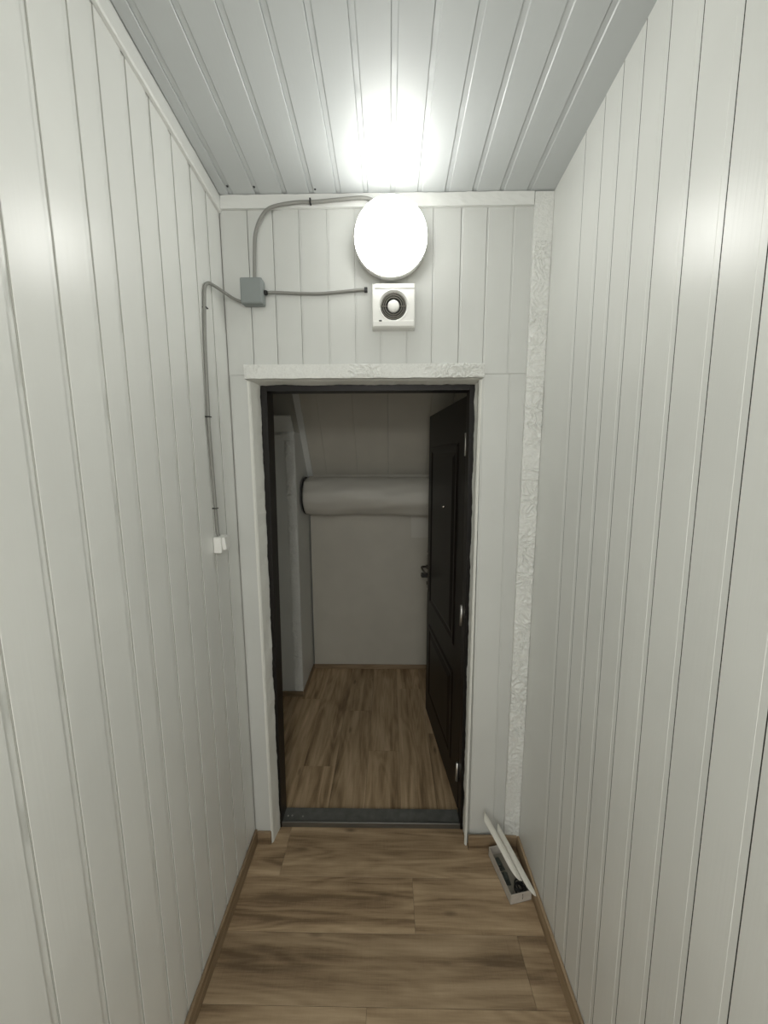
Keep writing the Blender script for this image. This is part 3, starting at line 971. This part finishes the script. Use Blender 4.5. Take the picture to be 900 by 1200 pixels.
pt = tag(box('wall_patch', (0, -.006, 0), (0.150, 0, 0.20), M['duct'], None, 0.001, loc=(0.182, YF - .0005, 1.180)),
         'pale square patch on the far wall under the duct beside the open door', 'patch')

# ---- carton with hardware and the offcuts leaning over it
ca = math.atan2(1.442 - 1.262, 0.452 - 0.489)
cu = Vector((math.cos(ca), math.sin(ca)))
CL, CW, CH, CT = 0.192, 0.094, 0.047, 0.0022
carton = tag(empty('carton', (0.497, 1.255, 0.001), ca - math.pi / 2), 'small open grey cardboard box on the floor in the right corner', 'box')
box('carton_base', (0, 0, 0), (CW, CL, CT), M['cardin'], carton)
box('side_panel', (0, 0, CT), (CT, CL, CH), M['card'], carton, .0005)
box('side_panel', (CW - CT, 0, CT), (CW, CL, CH), M['card'], carton, .0005)
fp = box('end_panel', (CT, 0, CT), (CW - CT, CT, CH), M['card'], carton, .0005)
box('end_panel', (CT, CL - CT, CT), (CW - CT, CL, CH), M['card'], carton, .0005)
for dz, h, dx in ((.015, .006, 0.0), (.024, .004, .001), (.032, .006, 0.0)):
    box('printed_mark', (CW * .55 + dx, -.0004, dz), (CW * .55 + dx + .0035, 0.0002, dz + h), M['ink'], fp)
def hard(name, loc, rz, build, label, cat, mat):
    wl = carton.matrix_basis @ Vector(loc) if False else None
    a = carton.rotation_euler.z
    p = Vector(carton.location) + Matrix.Rotation(a, 3, 'Z') @ Vector(loc)
    bm = bmesh.new(); build(bm)
    o = from_bm(name, bm, mat, None, loc=p)
    o.rotation_euler = (0, 0, a + rz)
    return tag(o, label, cat)
hard('fittings_packet', (.024, .145, CT + .0005), 0.1, lambda bm: (bm_box(bm, (-.017, -.026, 0), (.017, .026, .004), .001), bm_box(bm, (-.011, -.017, .0035), (.011, .017, .024), .006)),
     'dark packet lying in the back of the cardboard box', 'packet', M['pack'])
hard('fittings_packet', (.026, .088, CT + .0005), -0.15, lambda bm: (bm_box(bm, (-.017, -.024, 0), (.017, .024, .004), .001), bm_box(bm, (-.010, -.016, .0035), (.010, .016, .020), .005)),
     'dark packet lying in the middle of the cardboard box', 'packet', M['pack'])
# coil of black wire at the front of the carton
a = carton.rotation_euler.z
cp = Vector(carton.location) + Matrix.Rotation(a, 3, 'Z') @ Vector((.062, .036, CT + .006))
pts = []
for k in range(0, 100):
    t = k / 99
    th = t * 2 * math.pi * 4.3
    r = .015 + .006 * math.sin(t * 9)
    pts.append(Vector((r * math.cos(th), r * 1.2 * math.sin(th), .003 + .026 * t + .003 * math.sin(th * 1.3))))
vs, fs = tube(pts, 0.003, 6)
tag(link('wire_coil', vs, fs, M['black'], None, True, loc=cp), 'small black tangle in the front end of the cardboard box', 'wire')

def offcut(p0, p1, width, wdir, lbl, bend=0.010, tipa=0.10, tipb=0.26, slit=None):
    """thin curved white strip from p0 (top) to p1 (foot), pointed at both ends"""
    p0, p1 = Vector(p0), Vector(p1)
    d = (p1 - p0); Ln = d.length; d.normalize()
    w = Vector(wdir); w = (w - d * w.dot(d)).normalized()
    nrm = d.cross(w).normalized()
    root = p1
    vs, fs = [], []
    n = 40; m = 4
    th = 0.0022
    for i in range(n + 1):
        t = i / n
        lo, hi = -.5, .5
        if t < tipa: lo = .5 - (1.0) * (0.10 + 0.90 * (t / tipa) ** 0.8)      # slanted cut on top
        if t > 1 - tipb: 
            q = (1 - t) / tipb
            hi = .5; lo = .5 - (0.03 + 0.97 * math.sqrt(max(0, 1 - (1 - q) ** 2)))
        for s in (-1, 1):
            for k in range(m + 1):
                u = lo + (hi - lo) * k / m
                c = p0 + d * (Ln * t) + w * (u * width) + nrm * (bend * (4 * t * (1 - t)) + 0.004 * (1 - 4 * u * u) + s * th / 2)
                vs.append(c - root)
    k2 = 2 * (m + 1)
    ring = list(range(m + 1)) + list(range(k2 - 1, m, -1))
    for i in range(n):
        for a in range(k2):
            b = (a + 1) % k2
            fs.append((i * k2 + ring[a], i * k2 + ring[b], (i + 1) * k2 + ring[b], (i + 1) * k2 + ring[a]))
    fs.append(tuple(ring)); fs.append(tuple(n * k2 + q for q in ring))
    o = link('plastic_offcut', vs, fs, M['offcut'], None, False, loc=root)
    return tag(o, lbl, 'offcut')
offcut((0.430, 1.464, 0.200), (0.543, 1.284, 0.070), 0.025, (1, 0.3, 0.15), 'front white curved plastic strip with slanted tip lying across the cardboard box')
offcut((0.490, 1.456, 0.150), (0.590, 1.240, 0.056), 0.024, (1, 0.35, 0.25), 'rear white curved plastic strip leaning between cardboard box and right wall', bend=0.004)
